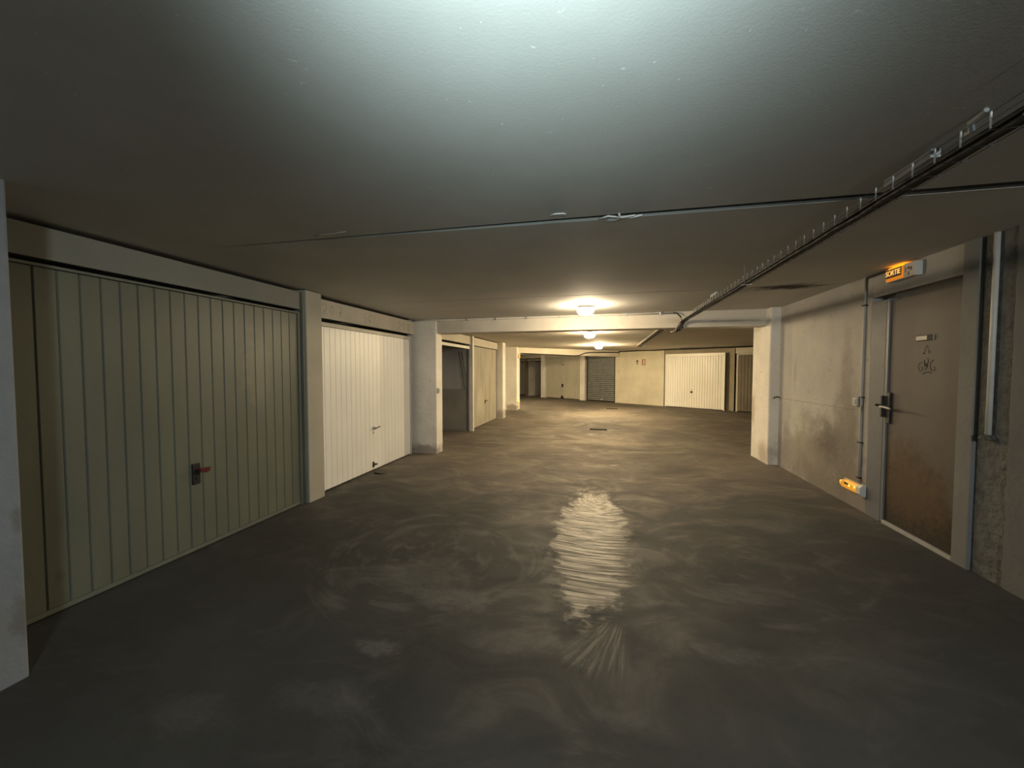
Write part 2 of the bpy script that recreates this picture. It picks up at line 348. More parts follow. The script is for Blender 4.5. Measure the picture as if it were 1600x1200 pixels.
    r2_=N.new('ShaderNodeMix'); r2_.data_type='FLOAT'; L.new(m2,r2_.inputs[0]); L.new(rr.outputs[0],r2_.inputs[2]); L.new(mr(fan,.46,.60,.68,.50),r2_.inputs[3])
    L.new(r2_.outputs[0],b.inputs['Roughness'])
    b.inputs['Specular IOR Level'].default_value=.5
    h=math_('ADD',math_('MULTIPLY',fine,.25),math_('ADD',math_('MULTIPLY',mid,.5),math_('ADD',math_('MULTIPLY',math_('MULTIPLY',ring,m1),.9),math_('MULTIPLY',math_('MULTIPLY',fan,m2),.9))))
    bp=N.new('ShaderNodeBump'); bp.inputs['Strength'].default_value=.30; bp.inputs['Distance'].default_value=.02
    L.new(h,bp.inputs['Height']); L.new(bp.outputs[0],b.inputs['Normal'])
    return m
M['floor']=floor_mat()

# ------------------------------------------------------------------ the shell
def sstep(a,b,x):
    t=max(0,min(1,(x-a)/(b-a))); return t*t*(3-2*t)
def fz(x,y): return .125*sstep(.4,2.35,x)*(1-sstep(6.2,9.5,y))
bm=bmesh.new(); xs=[-9]+[-5+.25*i for i in range(33)]+[3.0,4,6,9.5]; ys=[-5+.25*i for i in range(70)]+[13+i for i in range(14)]
xs=sorted(set(xs)); g=[[bm.verts.new((x,y,fz(x,y))) for x in xs] for y in ys]
for j in range(len(ys)-1):
    for i in range(len(xs)-1): bm.faces.new([g[j][i],g[j][i+1],g[j+1][i+1],g[j+1][i]])
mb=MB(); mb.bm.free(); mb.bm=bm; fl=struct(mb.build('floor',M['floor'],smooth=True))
# ceiling of the front bay, two cast joints across it, and the lower ceiling behind the beam
mb=MB()
mb.prism([(-9,-5),(9,-5),(9,2.46),(2.6,2.345),(0,2.29),(-2.85,2.238),(-9,2.2)],CEIL,CEIL+.0145)
mb.prism([(-9,2.201),(-2.85,2.239),(-2.5,2.262),(0,2.352),(2.6,2.42),(9,2.53),(9,4.70),(2.3,4.68),(-2.95,4.618),(-9,4.60)],CEIL,CEIL+.0145)
mb.prism([(-9,4.602),(-2.95,4.620),(-2.9,4.634),(2.3,4.696),(2.35,4.683),(9,4.705),(9,6.5),(-9,6.5)],CEIL,CEIL+.0145)
struct(mb.build('ceiling',M['ceil']))
struct(box(-9,9,-5,6.5,CEIL+.014,CEIL+.2).build('ceiling_slab',M['joint']))
struct(box(-9,9,6.45,27,CEIL2,CEIL2+.3).build('ceiling_rear',M['ceil2']))
struct(box(-2.9,2.36,6.33,6.60,2.135,CEIL+.02).build('beam',M['beam'],bevel=.012),'white painted concrete beam across the driveway')
# left side ------------------------------------------------------
struct(box(-3.9,-2.72,-5,1.235,-.05,CEIL+.02).build('wall_left',M['pillar'],bevel=.012))
struct(box(-3.42,-2.86,6.285,6.55,-.05,CEIL+.01).build('column',M['column'],bevel=.014),'white concrete column under the end of the beam, beside the white garage door')
struct(box(-3.36,-3.19,3.62,3.865,-.05,2.375).build('column',M['col_beige'],bevel=.008),'beige post between the green and the white garage doors')
struct(box(-3.45,-2.955,11.27,11.6,-.05,CEIL2+.01).build('column',M['column'],bevel=.012),'pale column past the plain board door')
struct(box(-4.2,-3.07,13.75,14.25,-.05,CEIL2+.01).build('column',M['column'],bevel=.012),'wide pale column at the far end of the garage row')
# garage boxes behind the doors
mb=MB()
for y in (1.24,3.70,6.40): mb.box(-8.3,-3.37,y,y+.12,-.05,CEIL)
mb.box(-8.4,-8.3,-1,20,-.05,CEIL)
struct(mb.build('partition',M['inner'])); 
struct(box(-8.3,-3.16,8.78,8.90,-.05,CEIL2).build('partition',M['inner_light']),'concrete partition seen inside the open garage')
struct(box(-8.3,-3.46,11.35,11.47,-.05,CEIL2).build('partition',M['inner']))
struct(box(-3.8,-3.46,11.6,13.8,-.05,CEIL2).build('wall_side',M['inner']))
# fascias over the doors (they stop short of the ceiling)
def trim(n,o): return struct(o)
t1=trim(1,box(-3.30,-3.235,1.20,3.605,2.155,2.345).build('trim_1',M['fascia'],bevel=.003))
t2=trim(2,box(-3.34,-3.275,3.87,6.27,2.115,2.338).build('trim_2',M['fascia2'],bevel=.003))
t3=trim(3,box(-3.16,-3.10,6.56,8.80,2.095,2.285).build('trim_3',M['fascia2'],bevel=.003))
t4=trim(4,box(-3.16,-3.10,8.87,11.26,2.09,2.285).build('trim_4',M['fascia2'],bevel=.003))
# numbers pencilled by hand on the fascia above the white door: strokes as thin ribbons
GL={'2':[[(.0,.75),(.15,.97),(.4,1),(.6,.8),(.5,.55),(.2,.25),(0,.05),(.2,.0),(.45,.1),(.7,.05)]],
    '0':[[(.3,1),(.05,.7),(.05,.3),(.3,0),(.55,.3),(.55,.7),(.3,1)]],
    '7':[[(0,.95),(.3,1),(.65,.97),(.5,.5),(.4,0)],[(.15,.45),(.75,.4)]],
    '5':[[(.55,1),(.1,.97),(.08,.6),(.4,.62),(.58,.35),(.4,.05),(.05,.05)]],
    '6':[[(.5,1),(.2,.75),(.05,.35),(.25,0),(.52,.15),(.5,.4),(.2,.42),(.06,.25)]],
    '8':[[(.3,.5),(.05,.75),(.3,1),(.52,.78),(.3,.5),(.02,.22),(.3,0),(.58,.22),(.3,.5)]]}
def strokes(name,s,m,parent,x,y,z,h,w,r=.0022,face='+x',sp=1.0):
    """handwriting on a wall facing +x (reads along +y) or -x (reads along -y)"""
    mb=MB(); sg=1 if face=='+x' else -1
    for ch in s:
        for st in GL.get(ch,[]):
            mb.tube([(x, y+sg*(px*w), z+pz*h) for px,pz in st],r,5)
        y+=sg*w*sp
    return mb.build(name,m,parent)
strokes('handwritten_number','207',M['pencil'],t2,-3.2745,3.985,2.165,.125,.115,.0019,sp=1.15)['label']='pencilled number 207'
strokes('handwritten_number','56',M['pencil'],t2,-3.2745,4.80,2.16,.115,.10,.0020,sp=1.2)['label']='pencilled number 56'
strokes('handwritten_number','208',M['pencil_faint'],t2,-3.2745,5.72,2.15,.13,.14,.0026,sp=1.1)['label']='scribbled faint number'

# right side -----------------------------------------------------
RX=2.45
struct(box(RX,RX+.4,4.30,6.22,-.05,CEIL+.02).build('wall_right',M['wall_r'],bevel=.006))
struct(box(RX+.0,RX+.4,3.36,4.30,2.165,CEIL+.02).build('wall_right_lintel',M['wall_r']))
struct(box(RX-.012,RX+.4,3.235,3.36,-.05,CEIL+.02).build('wall_right_jamb',M['jamb'],bevel=.006))
struct(box(RX+.010,RX+.4,3.02,3.24,-.05,CEIL+.02).build('wall_right_recess',M['rough_plaster']))
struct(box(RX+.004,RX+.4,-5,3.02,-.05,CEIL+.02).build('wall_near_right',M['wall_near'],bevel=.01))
struct(box(2.318,2.9,6.20,6.545,-.05,CEIL+.01).build('column',M['column'],bevel=.016),'white concrete column carrying the other end of the beam')
struct(box(2.33,2.9,6.54,6.87,-.05,CEIL+.01).build('column_back',M['column'],bevel=.012))
struct(box(8.9,9.2,-5,27,-.05,CEIL+.02).build('wall_east',M['inner']))
struct(box(-9,9,-5.3,-5,-.05,CEIL+.02).build('wall_behind',M['inner']))
struct(box(2.9,9,6.2,6.4,-.05,CEIL+.02).build('wall_side_right',M['inner']))
# crack along the daywork joint of the right wall
mb=MB(); pts=[]
for i in range(40):
    y=6.15-i*.0425; pts.append((RX-.0005,y,1.095+.004*math.sin(i*1.7)+random.uniform(-.003,.003)))
mb.tube(pts,.0022,4); struct(mb.build('wall_crack_line',M['ink_faint']))

# far wall, turned against the driveway -----------------------------
O=Vector((.544,17.88)); ANG=math.atan2(-.568,.823); D=Vector((.823,-.568)).normalized()
FR=empty('rear_wall_frame')      # only used to compute; removed below
bpy.data.objects.remove(FR)
def far(o): o.location=(O.x,O.y,0); o.rotation_euler=(0,0,ANG); return o
def pix_s(u, dep=0.0):           # position along the far wall line of a picture column
    d=Vector((math.cos(YAW)*(u-800)-math.sin(YAW)*600, math.sin(YAW)*(u-800)+math.cos(YAW)*600))
    P=O+dep*Vector((-.568,-.823)); n=Vector((.568,.823))
    t=n.dot(P)/n.dot(d); Q=d*t
    return (Q-P).dot(D)
# local frame of the far wall: x along the wall, -y towards the driveway
s_sL,s_sR=pix_s(917),pix_s(961); s_wR=pix_s(1037.5); s_dL,s_dR=pix_s(908-54.5),pix_s(908)
s_c2a=pix_s(908); s_c2b=pix_s(915.5,.0); s_c1a=pix_s(847); s_c1b=pix_s(853); s_wdL,s_wdR=pix_s(1040,.08),pix_s(1133,.08); s_pL=pix_s(1149); s_bR=s_pL+2.6
s_post=pix_s(822)
FZ=2.28
far(struct(box(s_sR,s_wR,0,.3,-.05,CEIL2+.02).build('wall_rear',M['wall_yellow'],bevel=.01)))
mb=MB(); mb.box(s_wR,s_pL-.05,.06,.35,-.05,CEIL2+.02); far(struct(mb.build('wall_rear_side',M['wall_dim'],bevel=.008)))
far(struct(box(s_c2a,s_c2b,-.10,.25,-.05,CEIL2).build('column',M['column'],bevel=.01),'slim pale column between the grey garage door and the roller shutter'))
far(struct(box(s_c1a,s_c1b,-.10,.25,-.05,CEIL2).build('column',M['column'],bevel=.01),'slim pale column between the far open garage and the grey door'))
far(struct(box(s_c1b,s_c2a,-.02,.1,2.13,2.31).build('trim_5',M['fascia2'])))
far(struct(box(s_post-2.6,s_c1a,-.03,.05,2.10,2.27).build('trim_6',M['fascia2'])))
far(struct(box(s_post-2.6,s_c1a,.02,.10,1.985,2.03).build('trim_7',M['cream_frame'])))
far(struct(box(s_pL,s_bR,-.02,.05,2.06,2.28).build('trim_8',M['fascia2'])))
far(struct(box(s_sL-.02,s_sR,.05,.2,2.12,CEIL2+.02).build('trim_9',M['wall_dim'])))
# garages behind the far line
mb=MB()
for s in (s_post-.1,s_c1a+.1,s_c2a+.1,s_sR+.02,s_bR):
    mb.box(s,s+.12,.12,5.2,-.05,CEIL2)
mb.box(s_post-6,s_bR+3,5.2,5.4,-.05,CEIL2)
far(struct(mb.build('partition',M['inner'])))
far(struct(box(s_post-.06,s_post+.06,-.02,.12,-.05,2.1).build('trim_10',M['brown_door'])))
far(struct(box(s_post-4.5,s_post-.06,.9,1.0,-.05,CEIL2).build('partition',M['inner_light'])))
# second beam, skewed, over the last bays
P2=Vector((-3.09,14.02)); Q2=Vector((.70,17.66)); dd=(Q2-P2).normalized(); nn=Vector((-dd.y,dd.x))
a=P2; b_=Q2; c=Q2+nn*.3; d_=P2+nn*.3
struct(MB().prism([tuple(a),tuple(b_),tuple(c),tuple(d_)],2.058,CEIL2+.01).build('beam',M['beam'],bevel=.01),'skewed cream beam above the roller shutter')

# ------------------------------------------------------------------ garage doors (local frame: y along the door, +x outwards)
def ribbed(y0,y1,z0,z1,pitch,gw=.016,dep=.012,x=0.0,th=.02):
    mb=MB(); n=max(1,round((y1-y0)/pitch)); p=(y1-y0)/n
    prof=[(x-th,y0)]
    for i in range(n):
        a=y0+i*p; e=a+p
        prof+=[(x-dep if i else x,a),(x,a+gw*.5),(x,e-gw*.5),(x-dep if i<n-1 else x,e-.0005)]
    prof.append((x-th,y1))
    mb.extr(prof,'z',z0,z1); return mb
def garage_door(loc,w,h,m,fm,pitch,label,head=.045,side=.03,rz=0.0,bottom=.03,top_m=None,gw=.016,dep=.012):
    r=empty('garage_door',loc,rz)
    tag(r,label,'garage door',kind='thing')
    ribbed(side,w-side,bottom,h-head,pitch,gw,dep).build('ribbed_panel',m,r)
    box(-.03,.012,0,side-.002,0,h).build('side_frame',fm,r); box(-.03,.012,w-side+.002,w,0,h).build('side_frame',fm,r)
    box(-.03,.014,side,w-side,h-head+.004,h).build('head_frame',top_m or fm,r,bevel=.002)
    return r
# green door
gd=garage_door((-3.25,1.30,0),2.30,2.125,M['green'],M['green_frame'],.104,'sage green ribbed garage door with black lock plate',head=.022,side=.05,bottom=.045,dep=.010,gw=.013)
box(-.02,.006,.05,2.25,.012,.043).build('bottom_rail',M['green_frame'],gd)
hp=box(.0,.012,1.112,1.172,.556,.728).build('lock_plate',M['black'],gd,bevel=.002); hp['label']='black lock plate'
lv=MB(); lv.extr([(1.150,.688),(1.235,.680),(1.225,.650),(1.195,.640),(1.160,.655)],'x',.030,.042); lv.cyl((.01,1.155,.672),(.04,1.155,.672),.009)
lv.build('lever',M['red'],hp)['label']='dark red lever'
MB().cyl((.011,1.148,.605),(.016,1.148,.605),.010).build('keyhole',M['iron'],hp)
# steel guide beside the green door
mb=MB(); mb.box(-3.27,-3.235,3.555,3.575,0,2.12); mb.box(-3.27,-3.21,3.592,3.612,0,2.34); 
tag(mb.build('door_guide_rail',M['green_frame']),'narrow grey steel guide beside the green garage door post','rail')
# white door
wd=garage_door((-3.29,3.885,0),2.27,2.068,M['white_door'],M['cream_frame'],.1,'bright white ribbed garage door under the pencilled numbers',head=.052,side=.03,bottom=.02,gw=.010,dep=.010)
mb=MB(); mb.box(0,.018,1.105,1.15,.605,.655); mb.build('lock_plate',M['plastic'],wd)
mb=MB(); mb.cyl((.01,1.13,.632),(.045,1.13,.632),.008); mb.tube([(.045,1.125,.632),(.05,1.18,.640),(.045,1.235,.645)],.009,8); mb.build('lever',M['black'],wd)['label']='black lever handle'
box(.0,.004,1.120,1.132,.548,.578).build('keyhole',M['black'],wd)
mb=MB(); mb.box(0,.012,1.10,1.13,.055,.135); mb.cyl((.01,1.13,.095),(.012,1.175,.09),.012); mb.box(0,.03,1.15,1.18,.08,.10); mb.build('foot_lock',M['iron'],wd)['label']='dark foot lock'
# dark wedge on the floor by the white door
mb=MB(); mb.extr([(-3.19,0.001),(-3.02,.001),(-3.02,.006),(-3.17,.022),(-3.19,.022)],'y',4.86,4.93)
tag(mb.build('door_wedge',M['black'],bevel=.002),'flat black wedge lying on the floor before the white garage door','wedge')
# the open garage: leaf swung up under its roof
od=empty('garage_door',(-3.13,6.57,0)); tag(od,'raised garage door over the open garage past the first column','garage door',kind='thing')
box(-2.1,-.01,.06,2.12,2.0,2.03).build('raised_leaf',M['dark'],od)['label']='dark underside of the raised leaf'
box(-.02,.03,.0,2.16,1.985,2.045).build('head_frame',M['cream_frame'],od)
box(-.06,-.012,2.168,2.20,0.0,1.98).build('side_frame',M['dark'],od)
for xa,xb in ((-.10,-.24),(-.02,-.17)):
    MB().tube([(xa,2.13,1.03),(xb,2.13,1.93)],.011,8).build('lifting_arm',M['iron'],od)
post=box(-3.14,-3.045,8.775,8.865,-.02,2.30).build('door_post',M['pvc'],bevel=.006)
tag(post,'white square post between the open garage and the plain board door','post')
gp=box(-7.0,-3.215,8.735,8.775,0.04,1.02).build('leaning_board',M['board']); tag(gp,'grey board against the partition inside the open garage','board')
# plain board door
pd=empty('garage_door',(-3.14,8.90,0)); tag(pd,'plain weathered beige board garage door beside the white post','garage door',kind='thing')
box(-.03,0,.03,2.33,.02,2.075).build('board_panel',M['ply'],pd); box(-.035,.015,0,.028,0,2.085).build('side_frame',M['cream_frame'],pd)
mb=MB(); mb.box(0,.008,1.13,1.18,.56,.66); mb.cyl((0,1.155,.64),(.04,1.155,.64),.01); mb.tube([(.04,1.15,.64),(.045,1.27,.645)],.010,6); mb.build('lever',M['iron'],pd)['label']='dark lever handle'
# grey ribbed door far away
def far_root(name,s,dep,label,cat,kind=None):
    p=O+D*s+Vector((-.568,-.823)).normalized()*dep
    r=empty(name,(p.x,p.y,0),ANG-PI/2); tag(r,label,cat,kind=kind); return r     # its +x faces the driveway, +y runs along the wall
def far_garage(s0,s1,out,h,m,fm,pitch,label,**k):
    p=O+D*s0+Vector((-.568,-.823)).normalized()*out
    return garage_door((p.x,p.y,0),s1-s0,h,m,fm,pitch,label,rz=ANG+PI/2-PI,**k)
# ANG-PI/2 turns local +x to the outward normal; local +y runs along the wall
fg=far_garage(s_c1b+.02,s_c2a-.02,.0,2.12,M['far_door'],M['cream_frame'],.105,'dull beige-grey ribbed garage door between two slim columns',gw=.022,dep=.016)
wf=s_c2a-s_c1b
mb=MB(); mb.box(.0,.008,wf*.46,wf*.52,1.70,1.76); mb.build('number_plate',M['ink_faint'],fg)
mb=MB(); mb.box(.0,.01,wf*.46,wf*.51,.58,.76); mb.tube([(.02,wf*.48,.70),(.03,wf*.525,.70)],.012,6); mb.build('lock_plate',M['iron'],fg)
mb=MB(); mb.extr([(wf*.45,.0),(wf*.52,.0),(wf*.51,.11),(wf*.48,.17),(wf*.46,.10)],'x',.0,.05); mb.build('foot_lock',M['black'],fg)
# roller shutter
rs=far_root('roller_shutter',s_sL,.0,'grey steel roller shutter of horizontal slats','roller shutter')
ws=s_sR-s_sL; mb=MB(); prof=[(-.06,.02)]; n=24; hp_=2.12/n
for i in range(n):
    z=.02+i*hp_; prof+=[(-.055,z),(-.055,z+hp_*.34),(-.004,z+hp_*.38),(.010,z+hp_*.6),(-.006,z+hp_*.97)]
prof.append((-.06,.02+n*hp_))
mb.extr(prof,'y',.05,ws-.02); mb.build('curtain',M['shutter'],rs)
box(-.04,.02,0,.05,0,2.15).build('guide_rail',M['iron'],rs); box(-.04,.02,ws-.03,ws,0,2.15).build('guide_rail',M['iron'],rs)
box(-.02,.012,.05,ws-.03,0,.06).build('bottom_bar',M['iron'],rs)
MB().cyl((.0,ws*.55,.10),(.03,ws*.55,.10),.03).build('lock',M['mortar'],rs)['label']='pale round lock'
# far white door
w2=far_garage(s_wdL,s_wdR,.10,2.10,M['white_door'],M['white_door'],.094,'white ribbed garage door in the far angled wall, with a round black knob',head=.11,side=.035,gw=.022,dep=.018)
ww=s_wdR-s_wdL
MB().cyl((0,ww*.47,.63),(.035,ww*.47,.63),.042,.034,16).build('knob',M['black'],w2)
MB().cyl((0,ww*.47,.72),(.01,ww*.47,.72),.012).build('keyhole',M['iron'],w2)
# brown door behind the corner
far_garage(s_pL+.03,s_bR,.0,2.05,M['brown_door'],M['cream_frame'],.1,'dark brown ribbed garage door half hidden by the column corner',side=.06,gw=.018)
# small marks on the far wall: arrow and red sign
def far_wall_obj(mb,name,m,label,cat,s,z,dep=.0):
    r=mb.build(name,m); p=O+D*s+Vector((-.568,-.823)).normalized()*dep
    r.location=(p.x,p.y,z); r.rotation_euler=(0,0,ANG-PI/2); tag(r,label,cat); return r
s_ar,s_sg=pix_s(995.5),pix_s(1005.8)
mb=MB(); mb.extr([(-.07,.01),(0,.11),(.07,.01),(.02,.01),(.02,-.11),(-.02,-.11),(-.02,.01)],'x',.0,.002)
far_wall_obj(mb,'painted_arrow',M['dark_print'],'small dark upward arrow painted on the yellowish rear wall','arrow',s_ar,1.81)
sg=far_wall_obj(box(.0,.012,-.09,.09,-.14,.14),'notice_plate',M['cream_plate'],'small red and cream notice plate on the yellowish rear wall','sign',s_sg,1.80)
mb=MB(); mb.box(.012,.014,-.08,-.035,-.125,.125); mb.box(.012,.014,-.08,.08,.095,.125);mb.box(.012,.014,-.08,.08,-.125,-.095); mb.box(.012,.014,.0,.05,.02,.06); mb.box(.012,.014,.01,.06,-.06,-.02); mb.box(.012,.014,.065,.08,-.1,.1)
mb.build('red_print',M['red_sign'],sg)

# ------------------------------------------------------------------ exit door (part of the room)
dr=struct(empty('door_1',(RX,4.07,.125)),'beige metal exit door with rust stains and a grey jamb')
box(-.004,.22,.03,.228,-.1,1.998).build('jamb',M['door_frame'],dr,bevel=.006)
box(-.002,.10,.0,.029,0.01,1.998).build('edge_strip',M['blue_grey'],dr)
lf=box(.012,.055,-.705,.0,.03,1.975).build('leaf',M['rust_leaf'],dr)
box(-.01,.10,-.71,.0,-.05,.028).build('threshold',M['pvc_grey'],dr,bevel=.003)
box(.10,.16,-.72,.235,1.9,2.06).build('head',M['dark'],dr)  # dark colour stands in for the shadow in the recess over the leaf
box(.055,.4,-.72,.03,-.1,2.06).build('backing',M['dark'],dr)
mb=MB(); mb.box(-.006,.012,.002,-.045,.90,1.17); hpl=mb.build('lock_plate',M['black'],dr)
mb=MB(); mb.cyl((.0,-.02,1.045),(-.055,-.02,1.045),.010); mb.tube([(-.055,-.012,1.045),(-.058,-.06,1.045),(-.055,-.135,1.035)],.009,8); mb.build('lever',M['screw'],hpl)['label']='worn steel lever'
mb=MB(); mb.box(-.03,-.006,.012,.030,.95,1.14); mb.cyl((-.02,.02,1.05),(-.05,.055,1.055),.011); mb.build('latch_bolt',M['black'],dr)
pl=box(.004,.012,-.46,-.295,1.60,1.645).build('name_plate',M['plastic'],dr); pl['label']='small grey plate, dark at one end'
box(.002,.004,-.46,-.405,1.60,1.645).build('dark_end',M['ink'],pl)
mb=MB(); mb.box(.003,.004,-.46,-.295,1.638,1.645); mb.box(.003,.004,-.46,-.295,1.60,1.606); mb.build('border',M['ink'],pl)
def draw(strk,y0,z0,w,h,x,r):
    mb=MB()
    for st in strk: mb.tube([(x,y0-px*w,z0+pz*h) for px,pz in st],r,5)
    return mb
draw([[(.18,.62),(.24,.72),(.30,.62),(.36,.98),(.46,1.08),(.52,.98),(.60,.66),(.68,.78),(.74,.66)]],-.335,1.40,.135,.15,.0115,.0016).build('graffiti',M['ink_faint'],lf)['label']='faint hand-drawn crown'
draw([[(.2,.45),(.05,.38),(.0,.18),(.1,.0),(.24,.05),(.26,.18),(.16,.2)],
      [(.34,.55),(.40,.22),(.48,.38),(.52,.16),(.60,.55)],[(.42,.06),(.55,.22)],[(.5,.62),(.66,.62)],
      [(.92,.55),(.76,.45),(.70,.25),(.80,.03),(.98,.02),(.98,.2),(.86,.22)]],-.32,1.36,.16,.16,.0115,.0022).build('graffiti',M['ink'],lf)['label']='black marker scribble of three letters'
draw([[(.3,-.12),(.45,-.02),(.62,0),(.80,-.06)]],-.32,1.355,.16,.16,.0115,.003).build('graffiti',M['ink'],lf)['label']='short black curved stroke'

# ------------------------------------------------------------------ ceiling lamps
def lamp(loc,label,m,r=.118):
    L=empty('ceiling_lamp',loc); tag(L,label,'ceiling lamp','round glass ceiling lamps along the driveway')
    MB().lathe([(r*1.22,0),(r*1.22,-.012),(r*1.02,-.018),(r*.98,-.042),(r*.9,-.042)],(0,0,0),32).build('base',M['lampbase'],L,smooth=False)
    g=MB().lathe([(r*.955,-.044),(r*.96,-.06),(r*.93,-.085),(r*.78,-.112),(r*.5,-.128),(r*.15,-.133)],(0,0,0),48,lambda a,z:1+.012*math.cos(a*24)).build('glass_bowl',m,L,smooth=True)
    return L
lamp((-.24,5.41,CEIL),'largest lit glass ceiling lamp, in front of the first beam',M['glow0'])
lamp((-.29,8.55,CEIL2),'middle lit glass ceiling lamp just behind the first beam',M['glow1'])
lamp((-.14,13.1,CEIL2),'small distant lit ceiling lamp above the roller shutter side',M['glow2'])

lamp((-4.0,16.3,CEIL2),'lit ceiling lamp round the corner behind the wide far column',M['glow1'])

# ------------------------------------------------------------------ exit sign
es=empty('exit_sign',(RX,3.88,2.31)); tag(es,'lit orange exit sign reading SORTIE above the metal door','exit sign')
box(-.055,0,-.155,.155,-.062,.050).build('housing',M['plastic_w'],es,bevel=.004)
box(-.062,-.055,-.04,.150,-.056,.046).build('lit_panel',M['orange'],es)
box(-.0635,-.062,-.026,.152,-.030,.040).build('band',M['sign_dark'],es)
text('lettering','SORTIE',.062,M['orange_t'],es,(-.0645,.066,.006),(PI/2,0,-PI/2),.0012,.0005,sx=.84)
box(-.050,-.008,-.03,.145,.0505,.054).build('light_slot',M['orange_top'],es)
mb=MB(); mb.box(-.0575,-.055,-.064,-.058,-.022,.022); mb.box(-.0575,-.055,-.10,-.084,.0,.02); mb.box(-.0575,-.055,-.125,-.11,-.012,.015); mb.box(-.0575,-.055,-.10,-.09,-.05,-.02)
mb.build('small_print',M['ink_faint'],es)
# emergency lamp by the floor
el=empty('emergency_light',(RX,4.455,.335)); tag(el,'lit amber emergency light low on the wall beside the exit door','emergency light')
mb=MB(); mb.extr([(0,-.055),(-.035,-.055),(-.055,-.03),(-.055,.03),(-.035,.055),(0,.055)],'y',-.165,-.105); mb.build('end_cap',M['plastic_w'],el,bevel=.003)
box(-.012,0,-.105,.165,-.05,.05).build('back_plate',M['plastic'],el)
mb=MB(); mb.extr([(-.012,-.046),(-.032,-.048),(-.050,-.026),(-.050,.026),(-.032,.048),(-.012,.046)],'y',-.104,.10)
mb.cyl((-.030,.10,0),(-.026,.165,0),.045,.028,8); mb.build('cover',M['amber'],el,bevel=.004)
for y,z in ((-.075,.012),(.01,.004),(.15,.014)): MB().cyl((-.0495,y,z),(-.053,y,z),.012,.008,10).build('bulb_glare',M['amber_hot'],el)  # glowing discs on the cover stand in for the bulbs' glare
box(-.053,-.0505,.03,.085,.002,.026).build('pictogram',M['olive'],el)
# conduit down to it, with clips
cd=empty('conduit',(RX,4.385,.37)); tag(cd,'thin vertical conduit running down from the ceiling to the amber emergency light','conduit')
MB().tube([(-.013,0,0.02),(-.013,0,.45),(-.013,0,1.0),(-.013,0,1.6),(-.013,0,2.01)],.010,8).build('pipe',M['pvc_grey'],cd,smooth=True)
for z in (.075,.42,.86,1.74): 
    box(-.028,0,-.022,.022,z-.006,z+.006).build('clip',M['black'],cd)
c3=MB().tube([(RX-.012,4.37,2.365),(RX-.012,4.20,2.366),(RX-.012,4.05,2.365)],.009,6).build('cable_run',M['cable']); tag(c3,'short black cable under the ceiling leading to the exit sign','cable')
# push button box
sb=empty('light_switch',(RX,4.455,1.18)); tag(sb,'square grey light switch beside the vertical conduit on the stained wall','switch')
box(-.035,0,-.036,.036,-.04,.04).build('housing',M['plastic'],sb,bevel=.005); box(-.04,-.035,-.022,.022,-.026,.026).build('rocker',M['pvc_grey'],sb,bevel=.002)
s2=empty('light_switch',(-2.86,6.34,1.12)); tag(s2,'small grey light switch on the white column next to the open garage','switch')
box(0,.03,-.035,.035,-.045,.045).build('housing',M['plastic'],s2,bevel=.005); box(.03,.035,-.02,.02,-.03,.03).build('rocker',M['pvc_grey'],s2)
# wall pipe on the near side of the exit door
p=empty('wall_pipe',(RX-.004,3.135,1.06)); tag(p,'pale vertical pipe ending halfway down the rough plaster strip','pipe')
MB().tube([(-.0,0,0),(0,0,.7),(0,0,1.315)],.015,10).build('pipe',M['pvc'],p,smooth=True)
mb=MB(); mb.lathe([(.010,-.02),(.045,-.015),(.03,.01),(.012,.015)],(0.0,0,0),12); mb.build('broken_collar',M['mastic'],p)
# hook on the corner of the right column
hk=MB().tube([(2.445,6.17,1.10),(2.40,6.15,1.11),(2.37,6.14,1.10),(2.36,6.14,1.085)],.009,6).build('wall_hook',M['iron']); tag(hk,'small bent iron hook at the foot of the crack beside the beam column','hook')

# ------------------------------------------------------------------ conduit along the top of the beam
bc=empty('conduit',(0,6.33,CEIL)); tag(bc,'white horizontal conduit clipped along the top of the long beam','conduit')
MB().tube([(-3.3,-.066,-.020),(-2.84,-.066,-.020),(-2.78,-.018,-.020),(0,-.018,-.022),(1.05,-.018,-.024)],.013,8).build('pipe',M['pvc'],bc,smooth=True)
for x in (-2.80,-2.3,-1.78,-1.25,-.7,-.15,.35,.85): box(x-.010,x+.010,-.036,0,-.042,-.002).build('clip',M['galv'],bc)

# ------------------------------------------------------------------ cable tray under the ceiling
XN,XF=1.13,1.215; ZB,ZT=2.223,2.272
ct=empty('cable_tray',(0,0,0)); tag(ct,'wire mesh cable tray hanging under the ceiling, running to the beam','cable tray')
y0=1.0; y1=6.22
mb=MB()
for x,z in ((XN,ZT),(XN,(ZT+ZB)/2),(XN,ZB),(XN+.045,ZB-.002),(XF,ZB),(XF,ZT)):
    mb.tube([(x,y0,z),(x,y1,z)],.0012,5)
mb.build('longitudinal_wires',M['wire_shaded'],ct)
n=int((y1-1.082)/.1)+1
for i in range(n):
    y=1.082+i*.1
    o=MB().tube([(XN-.003,y,ZT+.002),(XN-.003,y,ZB)],.0027,6).build('cross_wire',M['wire_lit'],ct)
    MB().tube([(XN-.003,y,ZB-.001),(XN,y,ZB-.004),(XF,y,ZB-.004),(XF+.003,y,ZB),(XF+.003,y,ZT)],.0014,5).build('bottom_wire',M['wire_shaded'],o)
